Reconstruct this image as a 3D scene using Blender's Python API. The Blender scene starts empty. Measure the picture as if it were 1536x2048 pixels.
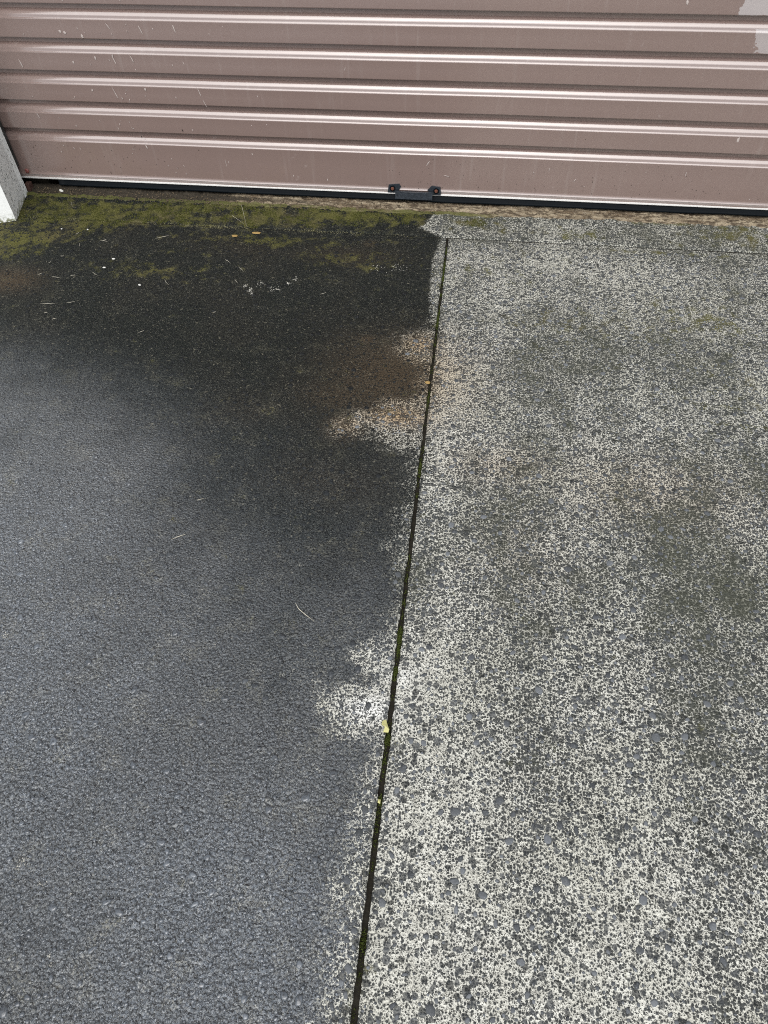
import bpy, bmesh, math, random
import numpy as np
from mathutils import Matrix, Vector

# ------------------------------------------------------------------ camera, sky, sun, exposure
scene = bpy.context.scene
col = scene.collection
cam_data = bpy.data.cameras.new('camera')
cam_data.sensor_fit = 'VERTICAL'
cam_data.sensor_height = 36.0
cam_data.lens = 24.95
cam_data.clip_start = 0.02
cam_data.clip_end = 2000.0
cam = bpy.data.objects.new('camera', cam_data)
col.objects.link(cam)
RX, UP, FW = (0.99108838, 0.13119061, -0.02308341), (-0.08796711, 0.77472623, 0.62614779), (-0.10002803, 0.61853722, -0.77936262)
cam.matrix_world = Matrix(((RX[0], UP[0], -FW[0], 0.1011), (RX[1], UP[1], -FW[1], -2.0745), (RX[2], UP[2], -FW[2], 1.1128), (0, 0, 0, 1)))
scene.camera = cam

SUN_EL, SUN_AZ = math.radians(55), math.radians(184)      # azimuth clockwise from +Y
world = bpy.data.worlds.new('World')
scene.world = world
world.use_nodes = True
wn = world.node_tree
wn.nodes.clear()
sky = wn.nodes.new('ShaderNodeTexSky')
sky.sky_type = 'NISHITA'
sky.sun_disc = False
sky.sun_elevation = SUN_EL
sky.sun_rotation = SUN_AZ
sky.air_density = 1.0
sky.dust_density = 3.0
hsv = wn.nodes.new('ShaderNodeHueSaturation')             # cloud cover takes most of the blue out of the sky
hsv.inputs['Saturation'].default_value = 0.33
bg = wn.nodes.new('ShaderNodeBackground')
bg.inputs['Strength'].default_value = 0.12
wo = wn.nodes.new('ShaderNodeOutputWorld')
wn.links.new(sky.outputs[0], hsv.inputs['Color'])
wn.links.new(hsv.outputs[0], bg.inputs[0])
wn.links.new(bg.outputs[0], wo.inputs[0])

sun_data = bpy.data.lights.new('sun', 'SUN')
sun_data.energy = 1.5
sun_data.angle = math.radians(70)
sun_data.color = (1.0, 0.985, 0.955)
sun = bpy.data.objects.new('sun', sun_data)
col.objects.link(sun)
sd = Vector((math.sin(SUN_AZ) * math.cos(SUN_EL), math.cos(SUN_AZ) * math.cos(SUN_EL), math.sin(SUN_EL)))
sun.rotation_euler = sd.to_track_quat('Z', 'Y').to_euler()
sun.location = sd * 8

vs = scene.view_settings
vs.view_transform = 'Standard'
vs.look = 'None'
vs.exposure = 0.55
vs.gamma = 1.0
vs.use_curve_mapping = False
scene.cycles.filter_width = 1.05
scene.cycles.use_denoising = False
scene.cycles.max_bounces = 5
scene.cycles.diffuse_bounces = 3
scene.cycles.glossy_bounces = 3

rnd = random.Random(7)
nrg = np.random.default_rng(11)

# ------------------------------------------------------------------ helpers
def tag(o, label=None, cat=None, group=None, kind=None):
    if label: o['label'] = label
    if cat: o['category'] = cat
    if group: o['group'] = group
    if kind or cat: o['kind'] = kind or 'thing'
    return o

def empty(name, loc=(0, 0, 0)):
    o = bpy.data.objects.new(name, None)
    o.location = loc
    o.empty_display_size = 0.05
    col.objects.link(o)
    return o

def mesh_obj(name, verts, faces, mat, parent=None, smooth=False, attrs=None):
    me = bpy.data.meshes.new(name)
    me.from_pydata([tuple(map(float, v)) for v in verts], [], faces)
    if attrs:
        for k, v in attrs.items():
            a = me.attributes.new(k, 'FLOAT', 'POINT')
            a.data.foreach_set('value', np.asarray(v, np.float32))
    if smooth:
        me.polygons.foreach_set('use_smooth', [True] * len(me.polygons))
    me.materials.append(mat)
    me.update()
    o = bpy.data.objects.new(name, me)
    col.objects.link(o)
    o.parent = parent
    return o

def bm_obj(name, bm, mat, parent=None, smooth=False, bevel=0.0):
    if bevel:
        bmesh.ops.bevel(bm, geom=[e for e in bm.edges if e.calc_face_angle(0) > 0.5], offset=bevel, segments=2, affect='EDGES', profile=0.6)
    bmesh.ops.recalc_face_normals(bm, faces=bm.faces)
    me = bpy.data.meshes.new(name)
    bm.to_mesh(me)
    bm.free()
    if smooth:
        me.polygons.foreach_set('use_smooth', [True] * len(me.polygons))
    me.materials.append(mat)
    o = bpy.data.objects.new(name, me)
    col.objects.link(o)
    o.parent = parent
    return o

def box(bm, x0, x1, y0, y1, z0, z1):
    m = Matrix.Translation(((x0 + x1) / 2, (y0 + y1) / 2, (z0 + z1) / 2)) @ Matrix.Diagonal((x1 - x0, y1 - y0, z1 - z0, 1))
    bmesh.ops.create_cube(bm, size=1, matrix=m)

def prism(bm, pts, z0, z1, axis='z'):
    def P(p, t):
        return (p[0], p[1], t) if axis == 'z' else (p[0], t, p[1])
    a = [bm.verts.new(P(p, z0)) for p in pts]
    b = [bm.verts.new(P(p, z1)) for p in pts]
    bm.faces.new(a); bm.faces.new(b)
    for i in range(len(pts)):
        j = (i + 1) % len(pts)
        bm.faces.new((a[i], a[j], b[j], b[i]))

# value noise on numpy arrays
NOISE_GRIDS = {}
def vnoise(x, y, scale, seed=0):
    if seed not in NOISE_GRIDS: NOISE_GRIDS[seed] = np.random.default_rng(seed).random((256, 256))
    g = NOISE_GRIDS[seed]
    u, v = np.asarray(x) * scale, np.asarray(y) * scale
    i, j = np.floor(u).astype(int), np.floor(v).astype(int)
    fu, fv = u - i, v - j
    fu, fv = fu * fu * (3 - 2 * fu), fv * fv * (3 - 2 * fv)
    G_ = lambda a, b: g[a % 256, b % 256]
    return (G_(i, j) * (1 - fu) + G_(i + 1, j) * fu) * (1 - fv) + (G_(i, j + 1) * (1 - fu) + G_(i + 1, j + 1) * fu) * fv

def fbm(x, y, scale, seed=0, octaves=4):
    t, a, s = 0, 0.5, 0
    for k in range(octaves):
        t = t + a * vnoise(x, y, scale * 2 ** k, seed + k); s += a; a *= 0.5
    return t / s

def sdf(x, y, poly):
    """signed distance to a polygon, positive inside"""
    P = np.array(poly)
    d = np.full(np.shape(x), 1e9); inside = np.zeros(np.shape(x), bool)
    for i in range(len(P)):
        a, b = P[i], P[(i + 1) % len(P)]
        e = b - a
        wx, wy = x - a[0], y - a[1]
        t = np.clip((wx * e[0] + wy * e[1]) / (e @ e + 1e-12), 0, 1)
        d = np.minimum(d, np.hypot(wx - t * e[0], wy - t * e[1]))
        c = ((a[1] > y) != (b[1] > y)) & (x < (b[0] - a[0]) * (y - a[1]) / (b[1] - a[1] + 1e-15) + a[0])
        inside ^= c
    return np.where(inside, d, -d)

def sstep(a, b, x):
    t = np.clip((x - a) / (b - a), 0, 1)
    return t * t * (3 - 2 * t)

def blob(x, y, c, rx, ry=None, rot=0.0):
    ry = ry or rx
    dx, dy = x - c[0], y - c[1]
    u, v = dx * math.cos(rot) + dy * math.sin(rot), -dx * math.sin(rot) + dy * math.cos(rot)
    return np.exp(-((u / rx) ** 2 + (v / ry) ** 2))

# ------------------------------------------------------------------ materials
class NT:
    def __init__(s, name):
        s.m = bpy.data.materials.new(name)
        s.m.use_nodes = True
        s.t = s.m.node_tree
        s.b = s.t.nodes['Principled BSDF']
        s.pos = s.t.nodes.new('ShaderNodeNewGeometry').outputs['Position']
        s.oc = s.t.nodes.new('ShaderNodeTexCoord').outputs['Object']
    def put(s, sock, v):
        if isinstance(v, bpy.types.NodeSocket): s.t.links.new(v, sock)
        elif isinstance(v, (tuple, list)) and len(v) == 3 and sock.type == 'RGBA': sock.default_value = (*v, 1)
        else: sock.default_value = v
    def set(s, **kw):
        for k, v in kw.items(): s.put(s.b.inputs[k.replace('_', ' ')], v)
    def math(s, op, a, b=0.0, c=None, clamp=False):
        n = s.t.nodes.new('ShaderNodeMath'); n.operation = op; n.use_clamp = clamp
        s.put(n.inputs[0], a); s.put(n.inputs[1], b)
        if c is not None: s.put(n.inputs[2], c)
        return n.outputs[0]
    def add(s, *a):
        r = a[0]
        for b in a[1:]: r = s.math('ADD', r, b)
        return r
    def mul(s, a, b): return s.math('MULTIPLY', a, b)
    def lin(s, a, k, c): return s.math('MULTIPLY_ADD', a, k, c)
    def step(s, lo, hi, v):
        n = s.t.nodes.new('ShaderNodeMapRange'); n.interpolation_type = 'SMOOTHSTEP'
        s.put(n.inputs['Value'], v); s.put(n.inputs['From Min'], lo); s.put(n.inputs['From Max'], hi)
        return n.outputs['Result']
    def noise(s, scale, detail=3.0, vec=None, rough=0.55, dist=0.0, col_=False, dim='3D'):
        n = s.t.nodes.new('ShaderNodeTexNoise'); n.noise_dimensions = dim
        s.t.links.new(vec or s.pos, n.inputs['Vector'])
        n.inputs['Scale'].default_value = scale; n.inputs['Detail'].default_value = detail
        n.inputs['Roughness'].default_value = rough; n.inputs['Distortion'].default_value = dist
        return n.outputs['Color' if col_ else 'Fac']
    def vor(s, scale, vec=None, feature='F1', rand=1.0, dim='2D'):
        n = s.t.nodes.new('ShaderNodeTexVoronoi'); n.voronoi_dimensions = dim; n.feature = feature
        s.t.links.new(vec or s.pos, n.inputs['Vector'])
        n.inputs['Scale'].default_value = scale; n.inputs['Randomness'].default_value = rand
        return n.outputs['Distance'], n.outputs.get('Color')
    def mapv(s, scale=(1, 1, 1), vec=None, loc=(0, 0, 0), rot=(0, 0, 0)):
        n = s.t.nodes.new('ShaderNodeMapping')
        s.t.links.new(vec or s.pos, n.inputs['Vector'])
        n.inputs['Scale'].default_value = scale; n.inputs['Location'].default_value = loc; n.inputs['Rotation'].default_value = rot
        return n.outputs[0]
    def sep(s, v, i=0):
        n = s.t.nodes.new('ShaderNodeSeparateXYZ'); s.t.links.new(v, n.inputs[0]); return n.outputs[i]
    def warp(s, vec, scale, amp):
        c = s.noise(scale, 2.0, vec, col_=True)
        n = s.t.nodes.new('ShaderNodeVectorMath'); n.operation = 'MULTIPLY_ADD'
        s.t.links.new(c, n.inputs[0]); n.inputs[1].default_value = (amp,) * 3; s.t.links.new(vec, n.inputs[2])
        return n.outputs[0]
    def mix(s, f, a, b, mode='MIX'):
        n = s.t.nodes.new('ShaderNodeMix'); n.data_type = 'RGBA'; n.blend_type = mode
        s.put(n.inputs[0], f); s.put(n.inputs[6], a); s.put(n.inputs[7], b)
        return n.outputs[2]
    def attr(s, name):
        n = s.t.nodes.new('ShaderNodeAttribute'); n.attribute_name = name; return n.outputs['Fac']
    def rand_obj(s): return s.t.nodes.new('ShaderNodeObjectInfo').outputs['Random']
    def bump(s, h, strength=0.5, dist=0.001, nrm=None):
        n = s.t.nodes.new('ShaderNodeBump')
        s.put(n.inputs['Strength'], strength); n.inputs['Distance'].default_value = dist
        s.t.links.new(h, n.inputs['Height'])
        if nrm: s.t.links.new(nrm, n.inputs['Normal'])
        s.t.links.new(n.outputs[0], s.b.inputs['Normal'])
        return n.outputs[0]

def concrete_material():
    """worn exposed-aggregate concrete; point attributes say where the black film, moss, rust and grime lie"""
    n = NT('weathered_concrete')
    film_a, sheen_a, moss_a, tan_a, grime_a, pale_a = [n.attr(k) for k in ('film', 'sky_sheen', 'moss', 'tan', 'grime', 'pale')]
    n_big = n.noise(5.0, 5.0)
    n_mid = n.noise(34.0, 4.0)
    n_fine = n.noise(230.0, 3.0, rough=0.65)
    n_grit = n.noise(700.0, 2.0)
    wv = n.warp(n.pos, 220.0, 0.0042)
    d1, c1 = n.vor(215.0, wv)
    r1 = n.sep(c1, 0)
    rad1 = n.add(n.lin(r1, 0.48, 0.07), n.mul(pale_a, -0.12), n.mul(n.add(grime_a, n.lin(n_mid, 0.9, -0.45)), 0.24))
    m1 = n.step(-0.07, 0.07, n.math('SUBTRACT', rad1, d1))
    d2, c2 = n.vor(470.0, wv)
    r2 = n.sep(c2, 1)
    rad2 = n.add(n.lin(r2, 0.55, 0.02), n.mul(grime_a, 0.20))
    m2 = n.step(-0.10, 0.10, n.math('SUBTRACT', rad2, d2))
    d4, c4 = n.vor(92.0, n.warp(n.pos, 120.0, 0.007))
    r4 = n.sep(c4, 0)
    m4 = n.step(-0.03, 0.03, n.math('SUBTRACT', n.mul(n.step(0.52, 1.0, r4), 0.54), d4))
    dots = n.math('MAXIMUM', m1, n.mul(m2, 0.85))
    # cement paste and grains
    paste = n.mix(n.step(0.35, 0.7, n_mid), (0.54, 0.535, 0.475), (0.69, 0.69, 0.625))
    paste = n.mix(n.mul(n.step(0.40, 0.66, n_big), 0.30), paste, (0.46, 0.46, 0.37))
    paste = n.mix(n.mul(n.step(0.52, 0.70, n_grit), 0.8), paste, (0.26, 0.26, 0.235))
    paste = n.mix(n.mul(tan_a, 1.0), paste, (0.45, 0.335, 0.20))
    paste = n.mix(pale_a, paste, (0.82, 0.83, 0.81))
    grain = n.mix(r1, (0.011, 0.012, 0.011), (0.076, 0.080, 0.078))
    grain = n.mix(n.mul(n.step(0.55, 0.75, n_grit), 0.35), grain, (0.20, 0.20, 0.19))
    grain = n.mix(n.mul(tan_a, 0.6), grain, (0.10, 0.06, 0.035))
    dry = n.mix(dots, paste, grain)
    dry = n.mix(n.mul(m4, 0.8), dry, n.mix(n.mul(n_grit, n.sep(c4, 1)), (0.018, 0.020, 0.021), (0.160, 0.172, 0.182)))
    gm = n.math('MULTIPLY', n.step(0.25, 0.95, n.add(grime_a, n.lin(n_mid, 0.8, -0.4), n.lin(n_fine, 1.2, -0.6))), 0.66)
    dry = n.mix(gm, dry, (0.072, 0.076, 0.054))
    # black biofilm: chips, paste and black pits, lightened and blued as painted sky sheen
    n_lump = n.noise(16.0, 4.0)
    film_c = n.mix(n.step(0.46, 0.62, n_big), (0.007, 0.0100, 0.0088), (0.013, 0.0140, 0.0112))
    film_c = n.mix(n.mul(n.step(0.54, 0.70, n_lump), 0.7), film_c, (0.032, 0.033, 0.024))
    film_c = n.mix(n.mul(n.step(0.52, 0.70, n_grit), n.lin(n_mid, 1.6, -0.05)), film_c, (0.175, 0.175, 0.150))
    film_c = n.mix(n.mul(n.step(0.61, 0.72, n.noise(120.0, 2.0)), 0.8), film_c, (0.17, 0.16, 0.12))
    sheen_c = n.mix(m1, n.mix(n.step(0.35, 0.7, n_mid), (0.138, 0.157, 0.176), (0.210, 0.228, 0.242)), n.mix(r1, (0.070, 0.083, 0.100), (0.165, 0.190, 0.220)))
    sheen_c = n.mix(n.mul(n.mul(n.step(0.52, 0.66, n_lump), n.step(0.44, 0.62, n_fine)), 0.75), sheen_c, (0.30, 0.295, 0.25))
    fc = n.mix(sheen_a, film_c, sheen_c)
    fc = n.mix(n.mul(n.step(0.56, 0.74, n_fine), n.lin(sheen_a, 0.6, 0.10)), fc, (0.34, 0.345, 0.33))
    pit = n.mul(n.step(0.50, 0.34, n_fine), n.lin(m1, -0.5, 1.0))
    pit = n.math('MAXIMUM', pit, n.mul(m2, n.step(0.55, 0.8, r2)))
    fc = n.mix(n.mul(pit, 0.88), fc, (0.006, 0.007, 0.008))
    fc = n.mix(n.mul(n.mul(tan_a, n.step(0.34, 0.56, n_fine)), n.lin(n_grit, 1.5, -0.25)), fc, (0.135, 0.090, 0.050))
    f_in = n.add(film_a, n.lin(n_fine, 0.95, -0.475), n.lin(n_mid, 0.85, -0.425), n.lin(dots, 0.40, -0.20))
    F = n.step(0.20, 0.80, f_in)
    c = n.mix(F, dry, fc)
    # green algae and moss
    ms = n.step(0.30, 0.92, n.add(moss_a, n.lin(n_fine, 1.0, -0.5), n.lin(n_mid, 2.0, -1.0), n.lin(n_lump, 1.0, -0.5)))
    green = n.mix(n_fine, (0.034, 0.036, 0.008), (0.150, 0.146, 0.040))
    green = n.mix(n.step(0.42, 0.66, n_big), green, (0.095, 0.085, 0.038))
    green = n.mix(n.mul(n.step(0.52, 0.7, n_grit), 0.5), green, (0.33, 0.30, 0.16))
    c = n.mix(n.mul(ms, 0.86), c, green)
    wet = n.mul(F, n.lin(ms, -0.8, 1.0))
    rough = n.add(n.lin(wet, -0.56, 0.88), n.lin(n_fine, 0.2, -0.1))
    gl = n.mul(wet, n.step(0.05, 0.75, sheen_a))
    rough = n.add(n.lin(gl, -0.30, 0.88), n.lin(wet, -0.24, 0.0), n.lin(n_fine, 0.2, -0.1))
    n.set(Base_Color=c, Roughness=rough, Specular_IOR_Level=n.add(n.mul(gl, 0.55), n.lin(wet, 0.05, 0.07)), Coat_Weight=n.lin(gl, 0.8, 0.0), Coat_Roughness=0.16, Coat_IOR=1.9)
    dome = n.math('SUBTRACT', 1.0, n.math('MULTIPLY', d1, 1.5), clamp=True)
    d3, c3 = n.vor(135.0, n.warp(n.pos, 120.0, 0.006))
    dome3 = n.math('SUBTRACT', 1.0, n.math('MULTIPLY', d3, 1.5), clamp=True)
    h = n.add(n.mul(dome, 1.0), n.mul(n_fine, 1.3), n.mul(m2, 0.3), n.mul(n_grit, 0.3), n.mul(n.mul(dome3, gl), 1.3))
    nb = n.bump(h, n.lin(gl, 0.34, 0.62), 0.0030)
    n.t.links.new(nb, n.b.inputs['Coat Normal'])
    return n.m

def stone_material(name, lo, hi, rough, filmed=False):
    n = NT(name)
    t = n.attr('tone')
    k = n.math('FRACT', n.add(t, n.rand_obj()))
    f = n.noise(420.0, 3.0)
    c = n.mix(k, lo, hi)
    if filmed:      # film black towards the door, painted paler lower down as sky sheen
        o = n.t.nodes.new('ShaderNodeAttribute'); o.attribute_type = 'OBJECT'; o.attribute_name = 'sky_sheen'
        sky_sheen = n.add(o.outputs['Fac'], n.attr('sky_sheen'))
        c = n.mix(sky_sheen, (0.011, 0.012, 0.012), c)
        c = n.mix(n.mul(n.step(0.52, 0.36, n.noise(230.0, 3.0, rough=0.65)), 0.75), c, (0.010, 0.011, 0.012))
    c = n.mix(n.mul(n.step(0.5, 0.8, f), 0.5), c, tuple(v * 1.7 for v in (hi if not filmed else (0.07, 0.075, 0.08))))
    g = n.step(0.05, 0.75, sky_sheen) if filmed else None
    n.set(Base_Color=c, Roughness=n.lin(f, 0.25, rough) if not filmed else n.lin(g, -0.35, 0.65), Specular_IOR_Level=n.lin(g, 0.55, 0.12) if filmed else 0.4, Coat_Weight=n.mul(g, 0.5) if filmed else 0.0, Coat_Roughness=0.16, Coat_IOR=1.9)
    n.bump(f, 0.4, 0.001)
    return n.m

def paint_material():
    n = NT('mauve_brown_door_paint')
    x, z = n.sep(n.pos, 0), n.sep(n.pos, 2)
    big = n.noise(2.2, 4.0)
    c = n.mix(big, (0.216, 0.155, 0.138), (0.242, 0.176, 0.157))
    streak = n.noise(1.0, 3.0, n.mapv((55, 55, 4)))
    c = n.mix(n.mul(n.step(0.55, 0.8, streak), 0.28), c, (0.34, 0.29, 0.27))
    # pale worn primer showing at the upper right
    edge = n.add(n.lin(n.noise(26.0, 4.0), 0.09, -0.045), n.lin(n.noise(120.0, 2.0), 0.03, -0.015))
    def patch(x0, z0, z1):
        a = n.step(-0.0015, 0.0015, n.math('SUBTRACT', n.add(x, edge), x0))
        b = n.step(-0.001, 0.001, n.math('SUBTRACT', n.add(z, n.mul(edge, 0.2)), z0))
        d = n.step(-0.001, 0.001, n.math('SUBTRACT', z1, z))
        return n.mul(n.mul(a, b), d)
    P1 = n.math('MAXIMUM', patch(0.668, 0.517, 0.585), n.mul(patch(0.722, 0.437, 0.488), 0.85))
    c = n.mix(P1, c, (0.40, 0.36, 0.355))
    # splash dirt towards the bottom edge and faint rubbed haze
    low = n.step(0.30, 0.04, z)
    sp = n.step(0.70, 0.78, n.noise(330.0, 2.0))
    pm = n.step(0.5, 0.7, n.noise(7.0, 2.0))
    c = n.mix(n.mul(n.mul(sp, low), n.lin(pm, 0.6, 0.15)), c, (0.07, 0.055, 0.045))
    hz = n.mul(n.step(0.6, 0.72, n.noise(45.0, 4.0)), n.step(0.58, 0.7, n.noise(6.0, 2.0)))
    c = n.mix(n.mul(hz, 0.35), c, (0.45, 0.39, 0.37))
    n.set(Base_Color=c, Roughness=n.add(n.lin(n.noise(60.0, 3.0), 0.12, 0.16), n.mul(P1, 0.3)), Specular_IOR_Level=0.8, Coat_Weight=1.0, Coat_Roughness=0.16, Coat_IOR=1.66)
    n.bump(n.noise(14.0, 2.0), 0.05, 0.004)
    return n.m

def plain(name, base, rough=0.6, var=0.15, scale=60.0, metal=0.0, bump=0.2, spec=0.5, dist=0.001):
    n = NT(name)
    f = n.noise(scale, 4.0)
    c = n.mix(f, tuple(v * (1 - var) for v in base), tuple(min(v * (1 + var), 1) for v in base))
    n.set(Base_Color=c, Roughness=n.lin(f, 0.2, rough - 0.1), Metallic=metal, Specular_IOR_Level=spec)
    if bump: n.bump(f, bump, dist)
    return n.m

def render_material():
    n = NT('mouldy_white_wall_paint')
    x, y, z = [n.sep(n.pos, i) for i in range(3)]
    f = n.noise(210.0, 3.0, n.mapv((1, 1, 0.5)), rough=0.65)
    side = n.sep(n.t.nodes['Geometry'].outputs['Normal'], 0)
    reveal = n.step(0.5, 0.8, side)
    low = n.step(0.75, 0.02, z)
    m = n.mul(n.step(0.58, 0.63, n.add(f, n.lin(n.noise(28.0, 3.0), 0.16, -0.08))), n.lin(reveal, 0.92, 0.04))
    c = n.mix(n.mul(m, n.lin(low, 0.7, 0.3)), (0.88, 0.90, 0.88), (0.05, 0.055, 0.05))
    c = n.mix(n.mul(n.step(0.03, 0.0, z), n.step(0.4, 0.6, n.noise(90.0))), c, (0.18, 0.19, 0.10))
    n.set(Base_Color=c, Roughness=0.7)
    n.bump(n.noise(90.0, 4.0), 0.35, 0.002)
    return n.m

def mortar_material():
    n = NT('crumbling_tan_mortar')
    a, b, c_ = n.noise(60.0, 5.0, n.mapv((0.18, 1, 1))), n.noise(300.0, 3.0), n.noise(4.0, 3.0)
    dark = n.attr('dirt')
    c = n.mix(n.step(0.35, 0.65, a), (0.105, 0.075, 0.045), (0.29, 0.24, 0.165))
    c = n.mix(n.mul(n.step(0.5, 0.7, b), 0.6), c, (0.40, 0.355, 0.28))
    c = n.mix(n.mul(n.step(0.47, 0.60, n.noise(140.0, 4.0, n.mapv((0.3, 1, 1)))), 0.85), c, (0.05, 0.035, 0.022))
    c = n.mix(n.step(0.35, 0.75, n.add(dark, n.lin(b, 0.6, -0.3), n.lin(a, 0.6, -0.3))), c, (0.032, 0.026, 0.018))
    g = n.step(0.45, 0.75, n.add(n.attr('moss'), n.lin(b, 0.6, -0.3)))
    c = n.mix(n.mul(g, 0.8), c, (0.08, 0.085, 0.02))
    n.set(Base_Color=c, Roughness=0.85, Specular_IOR_Level=0.3)
    n.bump(n.add(b, n.mul(a, 1.5)), 0.9, 0.002)
    return n.m

M = {
    'concrete': concrete_material(),
    'stone': stone_material('grey_basalt_chip', (0.035, 0.039, 0.042), (0.140, 0.152, 0.164), 0.55),
    'film_stone': stone_material('film_coated_chip', (0.070, 0.082, 0.096), (0.135, 0.154, 0.176), 0.26, True),
    'paint': paint_material(),
    'wall': render_material(),
    'mortar': mortar_material(),
    'rubber': plain('wet_black_rubber', (0.004, 0.006, 0.008), 0.5, 0.3, 90.0, spec=0.06),
    'alu': plain('pale_aluminium_edge', (0.66, 0.66, 0.64), 0.42, 0.1, 120.0, metal=0.35),
    'black_metal': plain('chipped_black_enamel', (0.020, 0.026, 0.034), 0.34, 0.8, 160.0, bump=0.6, spec=0.7),
    'rust': plain('rusty_screw', (0.13, 0.045, 0.025), 0.75, 0.4, 300.0, bump=0.6),
    'track': plain('grimy_steel_track', (0.055, 0.058, 0.055), 0.5, 0.5, 40.0, metal=0.4, bump=0.4),
    'dirt': plain('damp_black_soil', (0.016, 0.014, 0.010), 0.9, 0.8, 130.0, bump=0.9, spec=0.2, dist=0.003),
    'moss': plain('green_moss', (0.062, 0.080, 0.016), 0.8, 0.45, 260.0, bump=0.5, spec=0.2),
    'needle': plain('dry_straw', (0.52, 0.49, 0.40), 0.6, 0.15, 200.0),
    'white': plain('white_quartz', (0.58, 0.58, 0.54), 0.6, 0.2, 200.0),
    'petal': plain('pale_yellow_petal', (0.52, 0.50, 0.22), 0.6, 0.2, 200.0, spec=0.3),
    'leaf': plain('dry_ochre_leaf', (0.33, 0.22, 0.08), 0.7, 0.3, 200.0, spec=0.3),
    'splash': plain('dried_pale_splash', (0.44, 0.385, 0.36), 0.8, 0.15, 200.0),
    'speck': plain('dark_mud_speck', (0.035, 0.026, 0.02), 0.8, 0.2, 200.0),
    'fascia': plain('grey_fascia_paint', (0.30, 0.29, 0.28), 0.5, 0.1, 20.0),
    'wide': plain('grey_driveway_concrete', (0.30, 0.295, 0.27), 0.85, 0.35, 9.0, bump=0.4),
}

# ------------------------------------------------------------------ the setting: ground, slabs, joint
bm = bmesh.new()
box(bm, -400, 400, -400, 400, -0.30, -0.06)
tag(bm_obj('ground', bm, M['wide']), kind='structure')

T = 0.156                                            # near edge of the threshold strip
def joint_x(y): return 0.008 + (-0.0113) * (y + T)    # the saw cut runs very slightly askew
def joint_half(y): return 0.0034 + 0.0013 * (-(y + T)) / 1.8

FILM = [(-2.6, 0.02), (-0.02, 0.02), (-0.065, -0.087), (-0.084, -0.117), (-0.014, -0.155), (-0.020, -0.188), (-0.027, -0.302), (-0.020, -0.466), (-0.002, -0.583), (-0.044, -0.618), (-0.074, -0.688), (-0.044, -0.708), (-0.005, -0.739),
        (0.005, -0.810), (-0.007, -0.855), (-0.080, -0.883), (-0.136, -0.912), (-0.151, -0.949), (-0.097, -0.969), (-0.036, -1.000), (0.011, -1.010), (0.017, -1.099), (0.005, -1.161), (-0.001, -1.251), (-0.011, -1.288), (0.003, -1.372), (0.011, -1.466), (0.006, -1.498),
        (-0.020, -1.528), (0.005, -1.560), (-0.035, -1.577), (-0.071, -1.603), (-0.063, -1.630), (-0.032, -1.651), (0.006, -1.660), (0.000, -1.705), (0.007, -1.750), (-0.000, -1.815), (-0.004, -1.875), (-0.002, -1.936), (-0.003, -1.982), (-0.003, -2.030), (0.001, -2.105),
        (-0.15, -3.4), (-2.6, -3.4)]
MOSSY = [(-1.336, -0.040), (-0.747, -0.020), (-0.210, -0.013), (-0.018, -0.025), (-0.066, -0.079), (-0.134, -0.133), (-0.494, -0.146), (-0.889, -0.173), (-1.038, -0.238), (-1.199, -0.335), (-1.351, -0.402), (-1.526, -0.166)]

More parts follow.
